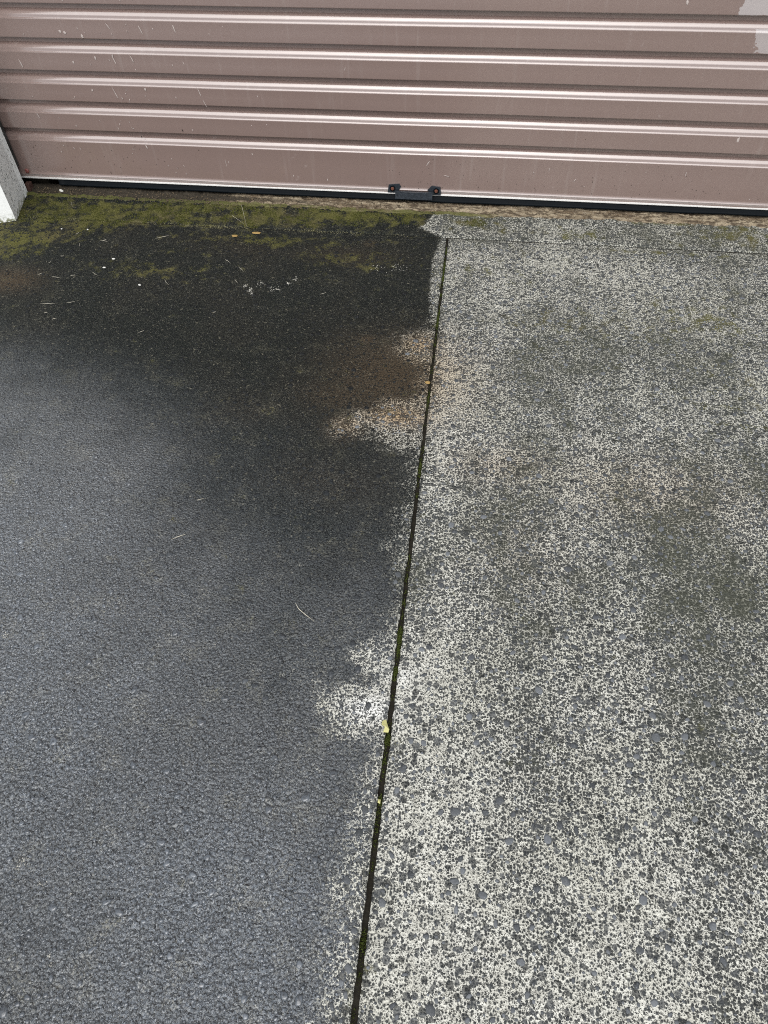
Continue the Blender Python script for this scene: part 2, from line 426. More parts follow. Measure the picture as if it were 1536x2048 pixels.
def ground_fields(x, y):
    s = sdf(x, y, FILM)
    wob = (fbm(x, y, 26, 3) - 0.5) * 0.05
    # soft along the lower reach of the boundary, sharp near the door
    soft = 0.007 + 0.046 * sstep(-0.5, -0.62, y) * sstep(-1.5, -1.0, y) + 0.012 * sstep(-1.0, -1.5, y) + 0.022 * sstep(-1.25, -1.75, y)
    film = 0.5 + (s + 0.005 + 0.016 * sstep(-0.5, -0.62, y) * sstep(-1.10, -0.95, y) + wob * sstep(-0.45, -0.8, y) * 0.8) / (2 * soft)
    # speckled, half-covered patches inside the film
    for c, r, k in (((-0.041, -1.511), 0.034, 0.62), ((-0.213, -0.564), 0.035, 0.50), ((-0.164, -0.650), 0.020, 0.70), ((-0.132, -0.585), 0.06, 0.40), ((-0.181, -0.972), 0.05, 0.42), ((-0.204, -0.215), 0.018, 0.75), ((-0.074, -1.624), 0.05, 0.2), ((-0.380, -0.258), 0.010, 0.6),
                    ((-1.236, -0.417), 0.10, 0.62), ((-1.199, -0.335), 0.05, 0.3), ((-0.524, -0.272), 0.05, 0.2), ((-0.179, -0.240), 0.05, 0.25), ((-0.666, -1.536), 0.03, 0.55), ((-0.594, -1.568), 0.03, 0.35), ((-0.498, -1.885), 0.012, 0.6), ((-0.189, -1.972), 0.06, 0.30), ((-0.029, -1.740), 0.05, 0.15), ((-0.024, -1.858), 0.04, 0.15), ((-0.516, -0.446), 0.010, 0.6), ((-0.149, -1.799), 0.09, 0.15), ((-0.592, -1.442), 0.07, 0.2)):
        film = film - k * blob(x, y, c, r)
    film = np.clip(film, 0, 1.12)
    film = film - 0.22 * sstep(0.5, 0.72, fbm(x, y, 11, 21)) * sstep(-0.9, -1.6, y)
    sky_sheen = sstep(-0.80, -1.75, y - 0.45 * sstep(-0.15, -1.2, x) * sstep(-0.20, -1.05, y)) * (0.75 + 0.7 * (fbm(x, y, 5, 31) - 0.35))  # sky sheen painted into film colour, paler lower down and left; also drives gloss
    sky_sheen = sky_sheen * (1 - 0.50 * sstep(-0.75, -0.08, x) * sstep(-2.15, -1.25, y))
    sky_sheen = np.clip(sky_sheen * (0.80 + 0.45 * (fbm(x, y, 17, 33) - 0.4)) + 0.50 * blob(x, y, (-0.196, -1.973), 0.15) + 0.30 * blob(x, y, (-0.788, -1.348), 0.22) + 0.22 * blob(x, y, (-0.560, -1.701), 0.15), 0, 1)
    moss = 0.5 + (sdf(x, y, MOSSY) + (fbm(x, y, 22, 43) - 0.5) * 0.05) / 0.09
    moss = np.clip(moss, 0, 0.95) * (0.72 + 0.5 * (fbm(x, y, 14, 41) - 0.5))
    for c, rx, ry, k in (((-0.204, -0.215), 0.03, 0.02, 0.55), ((-0.537, -0.219), 0.34, 0.040, 0.60), ((-0.257, -0.298), 0.18, 0.06, 0.55), ((-0.809, -0.401), 0.25, 0.06, 0.45), ((-1.273, -0.342), 0.12, 0.09, 0.62), ((0.522, -0.011), 0.5, 0.020, 0.72), ((0.083, -0.079), 0.10, 0.03, 0.62), ((-1.199, -0.335), 0.10, 0.05, 0.45), ((-0.756, -0.293), 0.12, 0.05, 0.25), ((0.157, -0.101), 0.08, 0.03, 0.35), ((0.577, -0.182), 0.35, 0.012, 0.55), ((0.837, -0.079), 0.20, 0.06, 0.66), ((0.373, -0.108), 0.12, 0.04, 0.55),
                          ((0.671, -0.484), 0.22, 0.12, 0.46), ((0.164, -0.308), 0.16, 0.09, 0.36), ((0.396, -0.532), 0.25, 0.10, 0.38), ((0.717, -0.778), 0.15, 0.15, 0.32), ((0.244, -0.008), 0.16, 0.010, 0.4), ((0.634, -0.035), 0.12, 0.012, 0.8), ((0.003, -0.372), 0.012, 0.12, 0.5), ((0.010, -0.550), 0.010, 0.05, 0.4)):
        moss = np.maximum(moss, k * blob(x, y, c, rx, ry) + 0.0)
    # a green rim along the joint
    jd = np.abs(x - (0.008 - 0.0113 * (y + T)))
    moss = np.maximum(moss, 0.42 * np.exp(-(jd / 0.012) ** 2) * sstep(0.45, 0.7, fbm(x * 0.2, y, 12, 77)) * (y < -T))
    tan = 0 * x
    for c, rx, ry, k in (((-0.023, -0.655), 0.06, 0.05, 0.85), ((-0.054, -0.910), 0.09, 0.045, 0.95), ((-0.090, -0.812), 0.09, 0.04, 0.75), ((-0.155, -0.649), 0.03, 0.02, 0.8), ((-0.161, -0.954), 0.05, 0.05, 0.7), ((-1.187, -0.487), 0.09, 0.06, 0.85), ((-0.071, -0.774), 0.16, 0.15, 0.80), ((-0.166, -0.855), 0.12, 0.07, 0.60), ((-0.386, -0.929), 0.10, 0.05, 0.16), ((-0.186, -1.121), 0.14, 0.06, 0.16),
                          ((0.185, -1.037), 0.12, 0.06, 0.28), ((0.490, -1.073), 0.2, 0.1, 0.24), ((0.239, -1.253), 0.1, 0.1, 0.12), ((-0.212, -0.211), 0.02, 0.02, 0.6), ((-0.261, -0.273), 0.16, 0.05, 0.3), ((-0.553, -0.274), 0.12, 0.05, 0.2)):
        tan = np.maximum(tan, k * blob(x, y, c, rx, ry))
    grime = 0.26 * (fbm(x, y, 6, 51) - 0.42) * 2 + 0.27 * (fbm(x * 2.6, y * 0.4, 7, 52) - 0.5) * 2 + 0.16 * (fbm(x, y, 24, 53) - 0.5) * 2 + 0.10
    for c, rx, ry, k in (((0.328, -0.750), 0.09, 0.10, 0.30), ((0.268, -1.226), 0.12, 0.16, 0.18), ((0.472, -1.262), 0.13, 0.10, 0.16), ((0.089, -0.663), 0.06, 0.10, 0.12), ((0.547, -1.590), 0.10, 0.14, 0.24), ((0.527, -1.721), 0.07, 0.10, 0.20), ((0.197, -1.423), 0.04, 0.06, 0.2), ((0.105, -0.498), 0.1, 0.08, 0.15), ((0.476, -0.604), 0.3, 0.10, 0.15), ((0.628, -1.299), 0.10, 0.1, 0.3),
                          ((0.030, -0.369), 0.03, 0.1, -0.25), ((0.063, -0.813), 0.03, 0.15, -0.25), ((0.259, -0.250), 0.1, 0.05, -0.30), ((0.504, -0.415), 0.05, 0.2, -0.20), ((0.338, -1.117), 0.05, 0.08, -0.12), ((0.011, -1.579), 0.08, 0.07, -0.6), ((0.122, -1.806), 0.10, 0.25, -0.22), ((0.213, -1.976), 0.15, 0.12, -0.15), ((0.079, -1.938), 0.06, 0.2, -0.2)):
        grime = grime + 0.75 * k * blob(x, y, c, rx * 1.25, ry * 1.25) * (0.1 + 1.6 * fbm(x, y, 13, 57))
    grime = grime + 0.16 * sstep(-0.07, 0.0, s) * sstep(-1.0, -1.2, y) - 0.08 * blob(x, y, (-0.020, -0.804), 0.05, 0.16)
    grime = grime + 0.22 * sstep(-0.30, -0.16, y) * (0.4 + 1.2 * fbm(x * 2, y * 4, 9, 54))
    grime = np.clip(0.0 - 0.14 * sstep(-1.4, -1.9, y) + grime * 1.15 + 0.17 * sstep(-0.25, -0.60, y) * sstep(-1.80, -1.15, y) + 0.10 * sstep(0.4, 0.9, x), -0.35, 0.9)
    pale = 0 * x
    for c, rx, ry, k in (((-0.012, -1.606), 0.040, 0.024, 0.80), ((0.032, -1.540), 0.03, 0.02, 0.4), ((-0.506, -0.457), 0.006, 0.004, 0.0)):
        pale = np.maximum(pale, k * blob(x, y, c, rx, ry))
    return dict(film=film, sky_sheen=sky_sheen, moss=moss, tan=tan, grime=grime, pale=pale)

def slab(name, xf, ys, nx, zf, edge_noise=0.0, depth=0.09):
    """sheet of concrete with a rough-edged rim; xf(y) -> (left, right)"""
    ny = len(ys)
    X, Y = np.zeros((ny, nx)), np.zeros((ny, nx))
    for j, y in enumerate(ys):
        a, b = xf(y)
        X[j] = np.linspace(a, b, nx); Y[j] = y
    wob = (fbm(Y, X * 0.001 + 3.3 + (X[0, 0] > 0), 75, 5) - 0.5) * edge_noise * np.exp(-np.abs(X) / 0.05)
    X = X + wob
    Z = zf(X, Y) + (fbm(X, Y, 7, 61) - 0.5) * 0.003 + (fbm(X, Y, 55, 62) - 0.5) * 0.0008
    rim = np.zeros_like(Z, bool); rim[:, 0] = rim[:, -1] = True; rim[0] = rim[-1] = True
    Z = np.where(rim, Z - 0.0010, Z)
    V = np.stack([X, Y, Z], -1).reshape(-1, 3)
    idx = np.arange(ny * nx).reshape(ny, nx)
    F = np.stack([idx[:-1, :-1], idx[:-1, 1:], idx[1:, 1:], idx[1:, :-1]], -1).reshape(-1, 4)
    loop = np.concatenate([idx[0, :], idx[1:, -1], idx[-1, -2::-1], idx[-2:0:-1, 0]])
    n0 = len(V)
    D_ = V[loop].copy(); D_[:, 2] = -depth
    V = np.concatenate([V, D_])
    k = len(loop); q = np.arange(k)
    S = np.stack([loop, n0 + q, n0 + (q + 1) % k, np.roll(loop, -1)], -1)
    F = np.concatenate([F, S])
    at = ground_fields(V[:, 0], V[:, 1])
    if V[F[0]][:, 1][0] > V[F[0]][:, 1][2]: F = F[:, ::-1]
    o = mesh_obj(name, V, F.tolist(), M['concrete'], None, True, at)
    return tag(o, kind='structure')

def ysamp(y0, y1, d): return np.linspace(y0, y1, int(abs(y1 - y0) / d) + 2)
ys = np.concatenate([ysamp(-3.4, -2.3, 0.012)[:-1], ysamp(-2.3, -T - 0.0018, 0.005)])
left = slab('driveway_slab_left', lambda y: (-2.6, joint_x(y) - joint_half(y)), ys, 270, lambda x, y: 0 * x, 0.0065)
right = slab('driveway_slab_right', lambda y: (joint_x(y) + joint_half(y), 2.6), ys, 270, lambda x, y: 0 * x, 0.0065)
thr = slab('threshold_strip', lambda y: (-2.6, 2.6), ysamp(-T + 0.0018, 0.03, 0.008), 560, lambda x, y: 0.0002 + 0.056 * (y + T) , 0.0)
bm = bmesh.new()
yy = ysamp(-3.4, -T + 0.01, 0.006)
pr = None
for y in yy:
    jx = joint_x(y)
    z = -0.0075 + 0.010 * (float(fbm(y, 0.3, 34, 71)) - 0.5)
    row = [bm.verts.new((jx - 0.007, y, z - 0.001)), bm.verts.new((jx, y, z)), bm.verts.new((jx + 0.007, y, z - 0.001))]
    if pr:
        bm.faces.new((pr[0], pr[1], row[1], row[0])); bm.faces.new((pr[1], pr[2], row[2], row[1]))
    pr = row
tag(bm_obj('joint_soil', bm, M['dirt'], None, True), kind='structure')
bm = bmesh.new()
box(bm, 0.0, 2.6, -T - 0.006, -T + 0.006, -0.08, -0.0022)
box(bm, -2.6, -0.0005, -T - 0.006, -T + 0.006, -0.08, -0.0022)
tag(bm_obj('crack_soil', bm, M['dirt']), kind='structure')

# ------------------------------------------------------------------ stone chips standing in the concrete
def stone_shape(r, rng, nmin=5, nmax=8, flat=0.7):
    n = rng.randint(nmin, nmax)
    asp, rot = rng.uniform(0.5, 1.0), rng.uniform(0, math.pi)
    a0 = rng.uniform(0, 6.28)
    P = []
    for i in range(n):
        a = a0 + 2 * math.pi * (i + rng.uniform(-0.32, 0.32)) / n
        q = r * rng.uniform(0.82, 1.12)
        u, v = q * math.cos(a), q * math.sin(a) * asp
        P.append((u * math.cos(rot) - v * math.sin(rot), u * math.sin(rot) + v * math.cos(rot)))
    tilt = (rng.uniform(-0.05, 0.05), rng.uniform(-0.05, 0.05))
    cx, cy = rng.uniform(-0.12, 0.12) * r, rng.uniform(-0.12, 0.12) * r
    V = [(x, y, -0.0012) for x, y in P] + [(x * 0.84, y * 0.84, 0.0005) for x, y in P] + [(cx + x * 0.5, cy + y * 0.5, 0.0009) for x, y in P]
    F = [tuple(range(2 * n, 3 * n))] + [(k * n + i, k * n + (i + 1) % n, (k + 1) * n + (i + 1) % n, (k + 1) * n + i) for k in (0, 1) for i in range(n)]
    return V, F

def scatter(x0, x1, y0, y1, dens, rlo, rhi, taken, rng, power=2.0):
    out = []
    cell = 0.02
    for _ in range(int((x1 - x0) * (y1 - y0) * dens)):
        x, y = rng.uniform(x0, x1), rng.uniform(y0, y1)
        r = rlo + (rhi - rlo) * rng.random() ** power
        ci, cj = int(math.floor(x / cell)), int(math.floor(y / cell))
        ok = True
        for i in range(ci - 2, ci + 3):
            for j in range(cj - 2, cj + 3):
                for (a, b, c) in taken.get((i, j), ()):
                    if (a - x) ** 2 + (b - y) ** 2 < (0.92 * (c + r)) ** 2: ok = False; break
                if not ok: break
            if not ok: break
        if ok:
            taken.setdefault((ci, cj), []).append((x, y, r)); out.append((x, y, r))
    return out

def in_view(x, y):
    d = Vector((x - 0.1011, y + 2.0745, -1.1128))
    w = d.dot(Vector(FW))
    u, v = d.dot(Vector(RX)) / w * 1419.5, d.dot(Vector(UP)) / w * 1419.5
    return abs(u) < 830 and abs(v) < 1080, w

variants = []
for k in range(14):
    V, F = stone_shape(1.0, rnd)
    variants.append((V, F))
def chip_mesh(k, mat):
    V, F = variants[k]
    me = bpy.data.meshes.new('stone')
    me.from_pydata([(x, y, z) for x, y, z in V], [], F)
    a = me.attributes.new('tone', 'FLOAT', 'POINT'); a.data.foreach_set('value', [k / 14.0] * len(V))
    me.polygons.foreach_set('use_smooth', [True] * len(me.polygons))
    me.materials.append(mat); me.update()
    return me
def build_stones(slab_obj, x0, x1, side):
    taken = {}
    rs = random.Random(100 + side)
    big = scatter(x0, x1, -2.5, -T - 0.02, 760, 0.0040, 0.0094, taken, rs, 2.2)
    med = scatter(x0, x1, -2.5, -T - 0.02, 3400, 0.0022, 0.0044, taken, rs, 1.4)
    def off_joint(x, y, r): return abs(x - joint_x(y)) > joint_half(y) + r + 0.001
    big = [s for s in big if off_joint(*s)]; med = [s for s in med if off_joint(*s)]
    key = lambda s: (s[2] / in_view(s[0], s[1])[1]) if in_view(s[0], s[1])[0] else 0
    big.sort(key=key, reverse=True)
    def filmed(pts):
        a = np.array([(p[0], p[1]) for p in pts])
        g = ground_fields(a[:, 0], a[:, 1])
        return g['film'] > 0.6, g['sky_sheen']
    top, rest = big[:300], big[300:] + med
    mats = {False: M['stone'], True: M['film_stone']}
    meshes = {(k, f): chip_mesh(k, mats[f]) for k in range(14) for f in (False, True)}
    for s, f, th in zip(top, *filmed(top)):
        o = bpy.data.objects.new('stone', meshes[(rs.randrange(14), bool(f))])
        col.objects.link(o)
        o.parent = slab_obj
        o.location = (s[0], s[1], surf(s[0], s[1]))
        o.rotation_euler = (0, 0, rs.uniform(0, 6.28))
        o.scale = (s[2], s[2], 1.0 if not f else 1.35)
        if f: o['sky_sheen'] = float(th)
    fl, thn = filmed(rest)
    for want in (False, True):
        VV, FF, TT, HH = [], [], [], []
        for s, f, th in zip(rest, fl, thn):
            if bool(f) != want: continue
            V, F = variants[rs.randrange(14)]
            a = rs.uniform(0, 6.28); ca, sa = math.cos(a), math.sin(a)
            b = len(VV); z0 = surf(s[0], s[1]); t = rs.random(); hz = min(1, s[2] / 0.004)
            for (x, y, z) in V:
                VV.append((s[0] + s[2] * (x * ca - y * sa), s[1] + s[2] * (x * sa + y * ca), z0 + z * (0.6 + 0.4 * hz) * (1.4 if want else 1.0)))
                TT.append(t); HH.append(th)
            FF += [tuple(b + i for i in f_) for f_ in F]
        if VV:
            tag(mesh_obj('small_stones', VV, FF, mats[want], slab_obj, True, {'tone': TT, 'sky_sheen': HH}), kind='stuff')

def surf(x, y):
    return float((fbm(x, y, 7, 61) - 0.5) * 0.003 + (fbm(x, y, 55, 62) - 0.5) * 0.0008)
build_stones(right, 0.012, 1.35, 1)
build_stones(left, -1.6, 0.015, 0)

# ------------------------------------------------------------------ the roller door
P = 0.08
Z1 = 0.1977                                          # lowest seam
XL, XR = -1.372, 1.30
door = empty('roller_door', (0, 0, 0))
tag(door, 'mauve brown ribbed metal roller door closed above the concrete', 'roller door')
# one rib, measured down from the seam: (drop, depth behind the face)
PROFILE = [(0.0000, 0.0000), (0.0014, 0.0005), (0.0010, 0.0020), (-0.0020, 0.0060), (-0.0030, 0.0120), (0.0010, 0.0160), (0.0080, 0.0161), (0.0160, 0.0162), (0.0180, 0.0122), (0.0200, 0.0094), (0.0216, 0.0077), (0.0262, 0.0040), (0.0276, 0.0032),
           (0.0300, 0.0025), (0.0338, 0.0018), (0.0344, 0.0014), (0.0355, 0.0003), (0.0361, -0.0003), (0.0385, 0.0000), (0.0600, -0.0006), (0.0800, 0.0000)]
def rib_mesh(prof, name):
    xs = np.linspace(XL, XR, 60)
    V, F, S = [], [], []
    for part, smooth in ((prof[:6], False), (prof[5:8], False), (prof[7:], True)):      # sharp hooked lip, then the rolled face
        n, b = len(part), len(V)
        for x in xs:
            w = 0.0007 * math.sin(x * 5.1 + 0.6) + 0.0004 * math.sin(x * 13.0)
            for dz, dy in part: V.append((x, dy + w, -dz))
        for i in range(len(xs) - 1):
            for j in range(n - 1):
                a = b + i * n + j
                F.append((a, a + 1, a + n + 1, a + n)); S.append(smooth)
    me = bpy.data.meshes.new(name)
    me.from_pydata(V, [], F)
    me.polygons.foreach_set('use_smooth', S)
    me.materials.append(M['paint'])
    me.update()
    return me
rib = rib_mesh(PROFILE, 'panel')
for k in range(1, 25):
    o = bpy.data.objects.new('panel', rib)
    col.objects.link(o)
    o.parent = door
    o.location = (0, 0, Z1 + k * P)
low = [p for p in PROFILE[:-2]] + [(0.0805, -0.0005), (0.130, 0.0000), (0.1395, 0.0000), (0.1402, -0.0012), (0.1412, -0.0012), (0.1420, 0.0002), (0.1500, 0.0004)]
o = bpy.data.objects.new('panel', rib_mesh(low, 'bottom_panel'))
col.objects.link(o); o.parent = door; o.location = (0, 0, Z1)
tag(o, 'taller flat bottom panel of the door')

ZB = Z1 - 0.1500
bm = bmesh.new()
prism(bm, [(0.010, ZB + 0.001), (0.0004, ZB + 0.001), (-0.0040, ZB - 0.0014), (-0.0040, ZB - 0.0026), (0.010, ZB - 0.0030)], XL, XR)
for v in bm.verts: v.co = Vector((v.co.z, v.co.x, v.co.y))
bm_obj('bottom_rail', bm, M['alu'], door)
# rubber strip: hangs below the rail with a rolled lip
lip = [(0.008, ZB - 0.0032), (-0.0010, ZB - 0.0032), (0.0005, ZB - 0.0160), (-0.0032, ZB - 0.0178), (-0.0040, ZB - 0.0192), (-0.0034, ZB - 0.0226), (-0.0010, ZB - 0.0240), (0.008, ZB - 0.0240)]
xs = np.linspace(XL + 0.13, XR, 120)
V, F = [], []
for x in xs:
    for (y, z) in lip: V.append((x, y + 0.0014 * (vnoise(x, 0.5, 14, 81) - 0.5), z + 0.003 * (vnoise(x, 1.5, 9, 82) - 0.5) * (z < ZB - 0.01)))
n = len(lip)
for i in range(len(xs) - 1):
    for j in range(n):
        F.append((i * n + j, i * n + (j + 1) % n, (i + 1) * n + (j + 1) % n, (i + 1) * n + j))
F.append(tuple(range(n))); F.append(tuple((len(xs) - 1) * n + j for j in range(n))[::-1])
mesh_obj('rubber_seal', V, F, M['rubber'], door, True)
# bent steel lift handle with two screwed ears
handle = empty('lift_handle', (0, 0, 0)); handle.parent = door
tag(handle, 'black bent metal lift handle on the bottom edge')
for xs_, zs_ in (((-0.186, -0.183, -0.152, -0.146, -0.152, -0.160, -0.186), (0.054, 0.073, 0.0765, 0.068, 0.058, 0.0500, 0.0500)),
                 ((-0.026, -0.028, -0.054, -0.067, -0.060, -0.052, -0.027), (0.050, 0.0715, 0.0745, 0.061, 0.054, 0.0465, 0.0465))):
    bm = bmesh.new()
    prism(bm, list(zip(xs_, zs_)), -0.0048, -0.0020, axis='y')
    bm_obj('ear_plate', bm, M['black_metal'], handle, False, 0.0014)
bm = bmesh.new()
prism(bm, [(-0.1625, 0.0585), (-0.150, 0.0578), (-0.140, 0.0566), (-0.072, 0.0566), (-0.062, 0.0590), (-0.0505, 0.0592), (-0.0510, 0.0362), (-0.1625, 0.0362)], -0.0150, -0.0125, axis='y')
for v in bm.verts: v.co.y += (v.co.z - 0.036) * 0.12 - 0.001        # the grip leans out at the bottom
bm_obj('grip_plate', bm, M['black_metal'], handle, False, 0.0007)
bm = bmesh.new()
box(bm, -0.1600, -0.0530, -0.0075, -0.0021, 0.0525, 0.0545)
bm_obj('grip_web', bm, M['black_metal'], handle, False, 0.0004)
for x, z in ((-0.1715, 0.0620), (-0.0405, 0.0600)):
    bm = bmesh.new()
    bmesh.ops.create_cone(bm, segments=14, radius1=0.0088, radius2=0.0088, depth=0.0016, cap_ends=True, matrix=Matrix.Translation((x, -0.0056, z)) @ Matrix.Rotation(math.radians(90), 4, 'X'))
    bm_obj('recess_disc', bm, M['rubber'], handle)  # black disc painted in for the shaded recess round the screw
    bm = bmesh.new()
    bmesh.ops.create_cone(bm, segments=10, radius1=0.0052, radius2=0.0036, depth=0.003, cap_ends=True, matrix=Matrix.Translation((x, -0.0079, z)) @ Matrix.Rotation(math.radians(90), 4, 'X'))
    bm_obj('screw', bm, M['rust'], handle)
bm = bmesh.new()
bmesh.ops.create_uvsphere(bm, u_segments=12, v_segments=6, radius=0.0075, matrix=Matrix.Translation((-1.336, -0.001, 0.066)) @ Matrix.Diagonal((1, 0.5, 1, 1)))
tag(bm_obj('rivet', bm, plain('red_brown_rivet', (0.20, 0.07, 0.06), 0.4), door, True), 'red brown rivet near the lower left corner')
# flecks: dried splashes above, mud spots below
def flecks(name, spots, mat):
    VV, FF = [], []
    for (x, z, l, w, a) in spots:
        n = 7
        b = len(VV)
        y = -0.0011
        for i in range(n):
            t = 2 * math.pi * i / n; q = rnd.uniform(0.6, 1.15)
            u, v = w * q * math.cos(t), l * q * math.sin(t)
            VV.append((x + u * math.cos(a) - v * math.sin(a), y, z + u * math.sin(a) + v * math.cos(a)))
        VV.append((x, y - 0.0005, z))
        FF += [(b + i, b + (i + 1) % n, b + n) for i in range(n)]
    return tag(mesh_obj(name, VV, FF, mat, door), kind='stuff')
def on_flat(z, m=0.0025):
    r = (Z1 - z) % P
    return (0.040 + m < r < 0.079 - m) if z > Z1 else (0.040 < Z1 - z < 0.135)
sp = []
for (c, l, w, a) in (((-0.940, 0.387), 0.013, 0.0016, .3), ((-0.941, 0.396), 0.006, .0014, -.2), ((-0.887, 0.390), 0.011, 0.0016, 0.35), ((-0.748, 0.466), 0.012, 0.002, .2), ((-0.930, 0.467), 0.010, 0.0014, .5), ((-0.842, 0.462), 0.014, .0014, .35), ((-1.219, 0.373), .011, .002, .2), ((-0.965, 0.304), .020, .0013, .3), ((-1.226, 0.234), .010, .0016, .25),
                     ((-0.915, 0.156), .007, .0024, .3), ((-0.715, 0.313), .012, .0013, .3), ((-0.705, 0.282), .010, .0012, .4), ((-0.677, 0.117), .016, .0008, .1), ((-0.067, 0.139), .010, .0012, -.6), ((-0.012, 0.104), .009, .001, 1.4), ((0.280, 0.133), .006, .001, 0), ((0.657, 0.137), .008, .0012, 0), ((0.357, 0.107), .006, .0012, -.5),
                     ((0.764, 0.232), .010, .0035, .1), ((-1.071, 0.453), .004, .0035, 0), ((-1.031, 0.308), .0035, .003, 0), ((-0.872, 0.315), .004, .003, 0), ((-1.061, 0.379), .004, .003, 0), ((-0.993, 0.391), .005, .0028, 0), ((-1.058, 0.450), .005, .004, 0), ((-1.011, 0.443), .005, .004, 0), ((0.540, 0.541), .006, .003, .3), ((-0.296, 0.380), .006, .001, -.4)):
    sp.append((c[0], c[1], l, w, a))
tries = 0
while len(sp) < 115 and tries < 5000:
    tries += 1
    px = rnd.gauss(-0.95, 0.25) if rnd.random() < 0.6 else rnd.uniform(-1.3, 0.9)
    pz = rnd.uniform(0.07, 0.56)
    if on_flat(pz, 0.004) and (pz > 0.18 or rnd.random() < 0.6) and (px < -0.5 or pz < 0.16): sp.append((px, pz, rnd.uniform(0.0012, 0.0045), rnd.uniform(0.0007, 0.0016), rnd.uniform(-0.2, 0.6)))
flecks('splash_flecks', sp, M['splash'])
sp = [(*(-0.790, 0.207), .004, .0016, 0), (*(-0.922, 0.184), .003, .002, 0)]
while len(sp) < 170:
    px, pz = rnd.uniform(-1.3, 0.9), 0.06 + abs(rnd.gauss(0, 0.07))
    if on_flat(pz) and pz < 0.4 and vnoise(px, pz, 6, 99) > 0.45: sp.append((px, pz, rnd.uniform(0.0006, 0.0017), rnd.uniform(0.0006, 0.0014), 0))
flecks('mud_flecks', sp, M['speck'])

# ------------------------------------------------------------------ garage wall round the door
wall = empty('garage_wall', (-1.4, -0.1, 0))
tag(wall, 'white painted garage wall with mould speckled pillar beside the door', 'wall')
def wpart(name, bm, mat, bevel=0.0):
    for v in bm.verts: v.co -= Vector((-1.4, -0.1, 0))
    return bm_obj(name, bm, mat, wall, False, bevel)
bm = bmesh.new()
prism(bm, [(-1.315, -0.181), (-1.343, -0.052), (-1.343, -0.030), (-1.400, -0.030), (-1.400, 0.20), (-1.95, 0.20), (-1.95, -0.255), (-1.395, -0.212)], 0.0, 2.22)
wpart('pillar', bm, M['wall'], 0.003)
bm = bmesh.new()
prism(bm, [(1.29, -0.18), (1.29, 0.20), (1.85, 0.20), (1.85, -0.18)], 0.0, 2.22)
wpart('pillar', bm, M['wall'], 0.003)
bm2 = bmesh.new(); box(bm2, -1.95, 1.85, -0.17, 0.2, 2.221, 2.62)
wpart('lintel', bm2, M['wall'], 0.003)
bm = bmesh.new(); box(bm, -2.05, 1.95, -0.42, 0.25, 2.621, 2.80)
wpart('fascia', bm, M['fascia'], 0.004)
bm = bmesh.new(); box(bm, -1.399, 1.289, 0.15, 0.199, -0.05, 2.2); box(bm, -1.3985, -1.30, 0.036, 0.149, -0.05, 0.5)  # unseen dark boxes added behind the door to keep light from showing under it
wpart('dark_light_block', bm, M['dirt'])
bm = bmesh.new()
box(bm, -1.362, -1.352, -0.0295, -0.004, 0.085, 2.1)
box(bm, -1.3515, -1.346, -0.0295, -0.024, 0.125, 2.1)
wpart('guide_track', bm, M['track'], 0.0008)
bm = bmesh.new()
box(bm, -1.3500, -1.334, -0.024, -0.002, 0.012, 0.034)
wpart('track_foot', bm, plain('dark_rusty_foot', (0.060, 0.028, 0.020), 0.8, 0.4, 200.0), 0.001)

# ------------------------------------------------------------------ crumbling mortar bed under the door
xs = np.linspace(-1.345, 1.29, 760)
prof = [(0.035, -0.030), (0.022, 0.016), (0.006, 0.0185), (-0.006, 0.0175), (-0.013, 0.0150), (-0.020, 0.0125), (-0.026, 0.0110), (-0.033, 0.0100), (-0.040, 0.0075), (-0.047, 0.0020)]
V, dirt, mo = [], [], []
for i, x in enumerate(xs):
    e = (float(fbm(x, 0.2, 9, 91)) - 0.5) * 0.016
    shrink = 0.010 * float(sstep(0.0, 0.5, x))
    for j, (y, z) in enumerate(prof):
        w = j / (len(prof) - 1)
        yy_ = y + e * w + shrink * w + 0.004 * (float(vnoise(x, y, 130, 93)) - 0.5) * (j > 1)
        rough = (float(fbm(x * 0.5, y * 2.2, 90, 95, 3)) - 0.45) * 0.011 + (float(vnoise(x, y, 260, 97)) - 0.5) * 0.0035
        zz = z + rough * (1 if 1 < j < len(prof) - 1 else 0.2)
        base = 0.0002 + 0.056 * (yy_ + T)
        V.append((x, yy_, max(zz, -0.03) if j < len(prof) - 1 else base - 0.004))
        dl = float(sstep(-0.55, -0.95, x)) * 0.95 + 0.35 * float(sstep(0.0, -0.6, x))
        dirt.append(min(1, dl + (0.30 if 4 <= j <= 5 else 0.0) + 0.35 * (float(fbm(x, 1.0, 12, 98)) - 0.5) - 0.3 * float(blob(x, 0.0, (-0.98, 0.0), 0.06, 1))))
        mo.append((0.65 if j >= len(prof) - 3 else 0.1) * float(sstep(0.25, -0.05, x)) + 0.35 * (j >= len(prof) - 3) * (float(fbm(x, 2.0, 9, 96)) > 0.5))
n = len(prof)
F = [(i * n + j, i * n + j + 1, (i + 1) * n + j + 1, (i + 1) * n + j) for i in range(len(xs) - 1) for j in range(n - 1)]
tag(mesh_obj('mortar_bed', V, F, M['mortar'], None, False, {'dirt': dirt, 'moss': mo}), kind='structure')

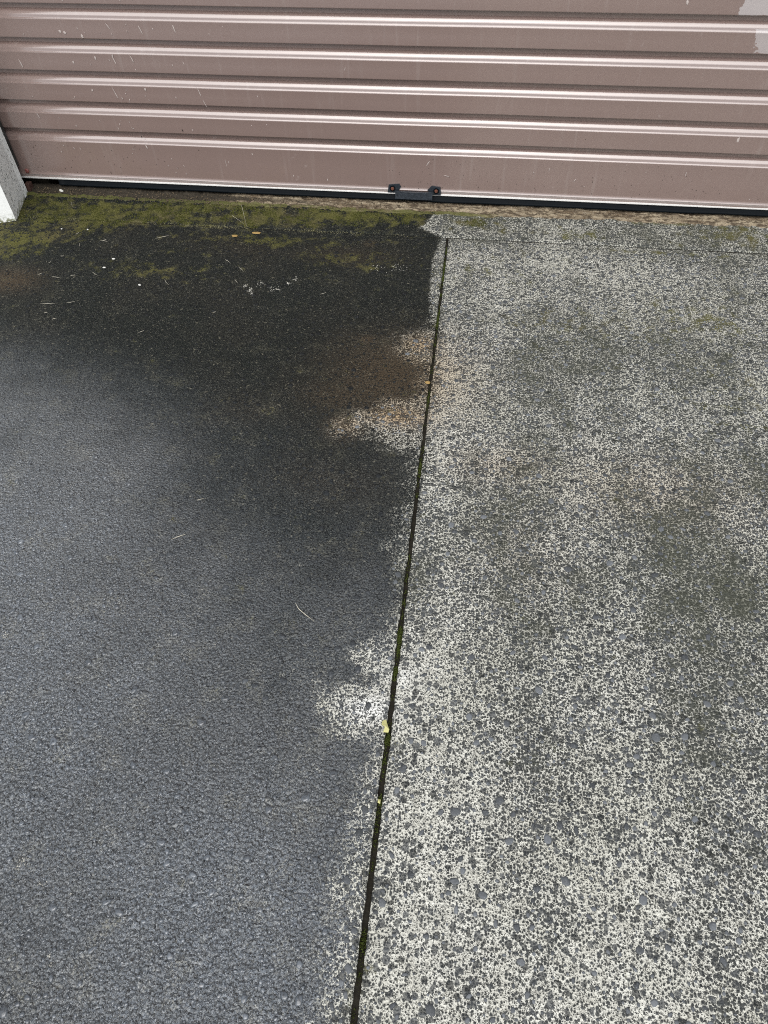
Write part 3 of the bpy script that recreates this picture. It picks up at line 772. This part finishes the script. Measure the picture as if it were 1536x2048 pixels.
# crumbs lying along it
VV, FF = [], []
for _ in range(900):
    x = rnd.uniform(-1.32, -0.2) if rnd.random() < 0.75 else rnd.uniform(-0.2, 1.2)
    y = rnd.uniform(-0.050, -0.004); r = rnd.uniform(0.0008, 0.0028)
    z = 0.009 + 0.010 * (y + 0.05) / 0.05
    b = len(VV)
    VV += [(x + r * rnd.uniform(.6, 1.2) * math.cos(t), y + r * rnd.uniform(.6, 1.2) * math.sin(t), z) for t in (0.3, 1.6, 2.9, 4.1, 5.2)] + [(x, y, z + r * 1.1)]
    FF += [(b + i, b + (i + 1) % 5, b + 5) for i in range(5)]
tag(mesh_obj('soil_crumbs', VV, FF, plain('soil_crumb', (0.10, 0.075, 0.045), 0.9, 0.8, 30.0)), 'brown soil crumbs scattered along the foot of the roller door', 'soil', kind='stuff')

# ------------------------------------------------------------------ moss in the joint and on the threshold
def moss_patch(VV, FF, x, y, z, r, h):
    a0 = rnd.uniform(0, 6.28)
    b = len(VV)
    for i in range(3):
        a = a0 + i * 2.1
        VV.append((x + r * math.cos(a), y + r * math.sin(a), z))
    VV.append((x + rnd.uniform(-r, r), y + rnd.uniform(-r, r), z + h))
    FF += [(b, b + 1, b + 3), (b + 1, b + 2, b + 3), (b + 2, b, b + 3)]
VV, FF = [], []
for (px_, rad, cnt, up) in [((0, -0.2 - 0.026 * k), 0.010, rnd.choice((0, 0, 6, 14, 26, 40)), -0.002) for k in range(72)] + list((((0.018, -1.465), 0.014, 260, 0.003), ((0.022, -1.537), 0.010, 170, 0.002), ((0.022, -1.494), 0.012, 90, 0.0), ((0.021, -1.653), 0.010, 150, 0.002), ((0.019, -1.687), 0.012, 60, 0.0), ((0.024, -1.748), 0.008, 60, 0.0), ((0.026, -1.936), 0.012, 160, 0.0), ((0.025, -1.979), 0.012, 60, -0.002), ((0.013, -0.550), 0.03, 200, 0.001), ((0.005, -0.323), 0.05, 200, 0.001), ((0.013, -1.064), 0.025, 110, 0.0), ((0.009, -0.853), 0.02, 60, 0.0))):
    for _ in range(cnt):
        y = px_[1] + rnd.gauss(0, rad * 0.6)
        x = joint_x(y) + rnd.gauss(0, 0.0030)
        moss_patch(VV, FF, x, y, -0.007 + up + max(0, 0.003 - abs(x - joint_x(y))), rnd.uniform(0.0006, 0.0014), rnd.uniform(0.002, 0.005))
tag(mesh_obj('joint_moss', VV, FF, M['moss']), 'bright green moss growing in the straight joint between the slabs', 'moss', kind='stuff')
VV, FF = [], []
cnt = 0
pts = nrg.random((17000, 2)) * np.array([1.5, 0.15]) + np.array([-1.38, -0.185])
f_ = ground_fields(pts[:, 0], pts[:, 1])['moss']
for (x, y), m in zip(pts, f_):
    if m > 0.45 and fbm(x, y, 30, 123) > 0.5 and y < -0.045:
        zt = 0.0002 + 0.056 * (y + T) if y > -T else 0.0
        moss_patch(VV, FF, x, y, zt - 0.0005, rnd.uniform(0.001, 0.0030), rnd.uniform(0.0012, 0.0042))
tag(mesh_obj('threshold_moss', VV, FF, plain('olive_moss', (0.058, 0.062, 0.014), 0.85, 0.7, 120.0, spec=0.2)), 'olive green moss carpet on the threshold strip by the pillar', 'moss', kind='stuff')

# ------------------------------------------------------------------ litter
def needle(name, pts, w, label, group=None, mat='needle'):
    V, F = [], []
    n = len(pts)
    for i, (x, y, z) in enumerate(pts):
        a, b = pts[max(i - 1, 0)], pts[min(i + 1, n - 1)]
        dx, dy = b[0] - a[0], b[1] - a[1]; L = math.hypot(dx, dy) + 1e-9
        nx, ny = -dy / L, dx / L
        k = w * (1.0 - 0.6 * abs(2 * i / (n - 1) - 1) ** 2)
        V += [(x + nx * k, y + ny * k, z), (x, y, z + k * 1.2), (x - nx * k, y - ny * k, z), (x, y, z - k * 0.6)]
    for i in range(n - 1):
        for j in range(4):
            F.append((i * 4 + j, i * 4 + (j + 1) % 4, (i + 1) * 4 + (j + 1) % 4, (i + 1) * 4 + j))
    F += [(0, 1, 2, 3), tuple((n - 1) * 4 + j for j in (3, 2, 1, 0))]
    c = np.mean(np.array(V), 0)
    o = mesh_obj(name, np.array(V) - c, F, M[mat], None, True)
    o.location = c
    return tag(o, label, 'needle', group)
def lay(path, z=0.0022): return [(p[0], p[1], z) for p in path]
needle('pine_needle', lay([(-0.174, -1.423), (-0.166, -1.434), (-0.152, -1.444), (-0.133, -1.456)]), 0.0008, 'longest curved pale needle lying on dark concrete left of the moss')
needle('pine_needle', lay([(-0.448, -1.309), (-0.437, -1.301), (-0.424, -1.293)]), 0.0009, 'straight pale needle on dark concrete mid left')
needle('grass_stem', [(*(-0.622, -0.085), 0.030), (*(-0.593, -0.155), 0.006)], 0.0008, 'slender dry stalk leaning up from the mossy threshold edge')
needle('grass_stem', [(*(-0.649, -0.108), 0.010), (*(-0.605, -0.142), 0.004)], 0.0008, 'dry stalk lying flat across the mossy threshold edge')
needle('grass_stem', [(*(-1.183, -0.068), 0.006), (*(-1.168, -0.094), 0.004)], 0.0007, 'tiny pale stalk on bright green moss near the pillar')
NEEDLES = [((-1.011, -0.266), (-0.984, -0.272)), ((-1.002, -0.268), (-0.992, -0.259)), ((-0.849, -0.243), (-0.813, -0.223)), ((-1.064, -0.287), (-1.057, -0.305)), ((-1.074, -0.461), (-1.048, -0.466)), ((-1.024, -0.454), (-1.011, -0.448)), ((-1.113, -0.397), (-1.109, -0.387)), ((-1.095, -0.359), (-1.083, -0.358)), ((-1.119, -0.458), (-1.109, -0.447)), ((-1.052, -0.588), (-1.012, -0.582)), ((-0.982, -0.575), (-0.961, -0.568)), ((-1.023, -0.626), (-1.014, -0.622)), ((-0.990, -0.650), (-0.981, -0.645)),
           ((-0.576, -0.581), (-0.568, -0.574)), ((-0.744, -0.683), (-0.731, -0.671)), ((-0.611, -0.332), (-0.589, -0.350)), ((-0.562, -0.365), (-0.541, -0.388)), ((-0.557, -0.426), (-0.543, -0.444)), ((-0.427, -1.203), (-0.414, -1.199)), ((-0.968, -0.429), (-0.946, -0.444)), ((-1.098, -0.243), (-1.091, -0.231)), ((-0.310, -0.472), (-0.295, -0.462)), ((-0.751, -0.445), (-0.731, -0.469))]
for a, b in NEEDLES:
    m = ((a[0] + b[0]) / 2 + rnd.uniform(-.002, .002), (a[1] + b[1]) / 2 + rnd.uniform(-.002, .002))
    needle('pine_needle', lay([a, m, b], 0.0018), 0.00055, 'tiny dry needle fragment on the black stained slab before the door', 'dry needle fragments on the dark slab')

def chip(name, c, r, h, mat, label, cat, group=None, asp=1.0, rot=0.0, n=9):
    bm = bmesh.new()
    bmesh.ops.create_icosphere(bm, subdivisions=2, radius=1)
    for v in bm.verts:
        k = 0.82 + 0.36 * float(vnoise(v.co.x * 1.0 + c[0] * 91, v.co.y + v.co.z * 2.0 + c[1] * 57, 1.4, 140))
        x, y = v.co.x * r * k, v.co.y * r * asp * k
        v.co = Vector((x * math.cos(rot) - y * math.sin(rot), x * math.sin(rot) + y * math.cos(rot), (v.co.z * 0.5 + 0.35) * h))
    o = bm_obj(name, bm, M[mat], None, True)
    o.location = c
    return tag(o, label, cat, group)
zt = lambda y: 0.0002 + 0.056 * (y + T)
chip('pebble', (*(-1.235, -0.017), 0.0125), 0.0095, 0.008, 'white', 'largest white oblong pebble lying in the soil under the door', 'pebble', asp=0.55, rot=-0.5)
chip('pebble', (*(-1.208, -0.023), 0.008), 0.0022, 0.003, 'white', 'smallest white pebble on green moss just below the oblong one', 'pebble')
chip('pebble', (*(-1.151, -0.217), 0.001), 0.0026, 0.003, 'white', 'small white pebble on the slab, left one of a pair', 'pebble')
chip('pebble', (*(-1.070, -0.213), 0.001), 0.0030, 0.003, 'white', 'small white pebble on the slab, right one of a pair', 'pebble')
chip('pebble', (*(-0.932, -0.360), 0.001), 0.0052, 0.004, 'white', 'grey white pebble with crumbs on black concrete below the pillar', 'pebble', asp=0.7)
chip('pebble', (*(-0.943, -0.404), 0.001), 0.0050, 0.003, 'white', 'flat pale pebble just below left of the crumbed pebble', 'pebble', asp=0.6)
chip('pebble', (*(-0.812, -0.477), 0.001), 0.0050, 0.003, 'white', 'lone flat pale pebble right of the flat pebble pair', 'pebble', asp=0.6, rot=-.5)
chip('dry_leaf', (*(-0.616, -0.207), 0.001), 0.010, 0.0030, 'leaf', 'left scrap of ochre dry leaf along the threshold edge', 'leaf', asp=0.55)
chip('dry_leaf', (*(-0.556, -0.185), 0.001), 0.014, 0.0030, 'leaf', 'right, wider scrap of ochre dry leaf along the threshold edge', 'leaf', asp=0.42, rot=0.1)
chip('leaf_scrap', (*(0.009, -0.794), 0.0005), 0.0065, 0.003, 'leaf', 'brown leaf scrap stuck on the left edge of the joint', 'leaf', asp=0.8)
# crumpled yellow petal by the joint
def petal(name, pts, z, mat, label):
    V = [(p[0], p[1], z + rnd.uniform(0.001, 0.004)) for p in pts]
    c = np.mean(np.array(V), 0)
    n = len(V)
    V2 = [tuple(np.array(v) - c) for v in V] + [(0, 0, 0.003)]
    F = [(i, (i + 1) % n, n) for i in range(n)]
    B = [(x, y, zz - 0.0006) for x, y, zz in V2]
    m = len(V2)
    F += [(m + (i + 1) % n, m + i, m + n) for i in range(n)] + [(i, m + i, m + (i + 1) % n, (i + 1) % n) for i in range(n)]
    o = mesh_obj(name, V2 + B, F, M[mat])
    o.location = c
    return tag(o, label, 'petal')
petal('petal', [(0.013, -1.625), (0.019, -1.622), (0.022, -1.630), (0.026, -1.638), (0.025, -1.643), (0.017, -1.644), (0.019, -1.635), (0.013, -1.632)], 0.0015, 'petal', 'crumpled pale yellow petal beside the joint near the white patch')
petal('petal', [(0.023, -1.748), (0.027, -1.748), (0.027, -1.754), (0.023, -1.753)], 0.0010, 'petal', 'tiny yellow petal scrap in the joint below the bigger petal')
# white crusty lichen rows on the black slab
VV, FF = [], []
LICHEN = [((-0.522, -0.451), 0.006, 30), ((-0.504, -0.468), 0.007, 40), ((-0.495, -0.486), 0.005, 26), ((-0.483, -0.438), 0.012, 20), ((-0.444, -0.455), 0.012, 20), ((-0.428, -0.458), 0.005, 10), ((-0.406, -0.428), 0.006, 26), ((-0.394, -0.410), 0.006, 14), ((-0.392, -0.393), 0.003, 5), ((-0.167, -0.328), 0.02, 16), ((-0.126, -0.319), 0.015, 14), ((-0.111, -0.327), 0.02, 12), ((-0.298, -1.522), 0.004, 4), ((-0.481, -1.898), 0.004, 9), ((-0.482, -1.907), 0.005, 14), ((-0.480, -1.926), 0.004, 8), ((-0.440, -1.926), 0.006, 10), ((-0.279, -1.917), 0.0025, 6), ((-0.385, -2.015), 0.002, 5), ((-0.393, -1.931), 0.002, 3), ((-0.391, -2.005), 0.003, 5), ((-0.679, -1.548), 0.006, 14), ((-0.459, -1.618), 0.004, 6), ((-0.049, -1.662), 0.003, 8)]
for c, r, k in LICHEN:
    for _ in range(k):
        x, y = c[0] + rnd.gauss(0, r * .6), c[1] + rnd.gauss(0, r * .6)
        moss_patch(VV, FF, x, y, surf(x, y) - 0.0002, rnd.uniform(0.0007, 0.0017), rnd.uniform(0.0012, 0.0022))
tag(mesh_obj('white_lichen', VV, FF, plain('white_lichen_crust', (0.46, 0.45, 0.40), 0.85, 0.15, 200.0)), 'broken rows of white lichen crust on the black slab', 'lichen', kind='stuff')

VV, FF = [], []
for _ in range(2600):
    x = rnd.uniform(-1.29, -0.03)
    if rnd.random() > (float(fbm(x, 0.7, 9, 201)) - 0.38) * 2.2: continue
    y = -T + rnd.gauss(-0.002, 0.0070)
    moss_patch(VV, FF, x, y, surf(x, y) - 0.0003, rnd.uniform(0.0006, 0.0015), rnd.uniform(0.0008, 0.0018))
tag(mesh_obj('edge_grit', VV, FF, plain('mossy_pale_grit', (0.20, 0.19, 0.11), 0.9, 0.8, 60.0, spec=0.2)), 'pale mossy grit along the crack between threshold and dark slab', 'grit', kind='stuff')
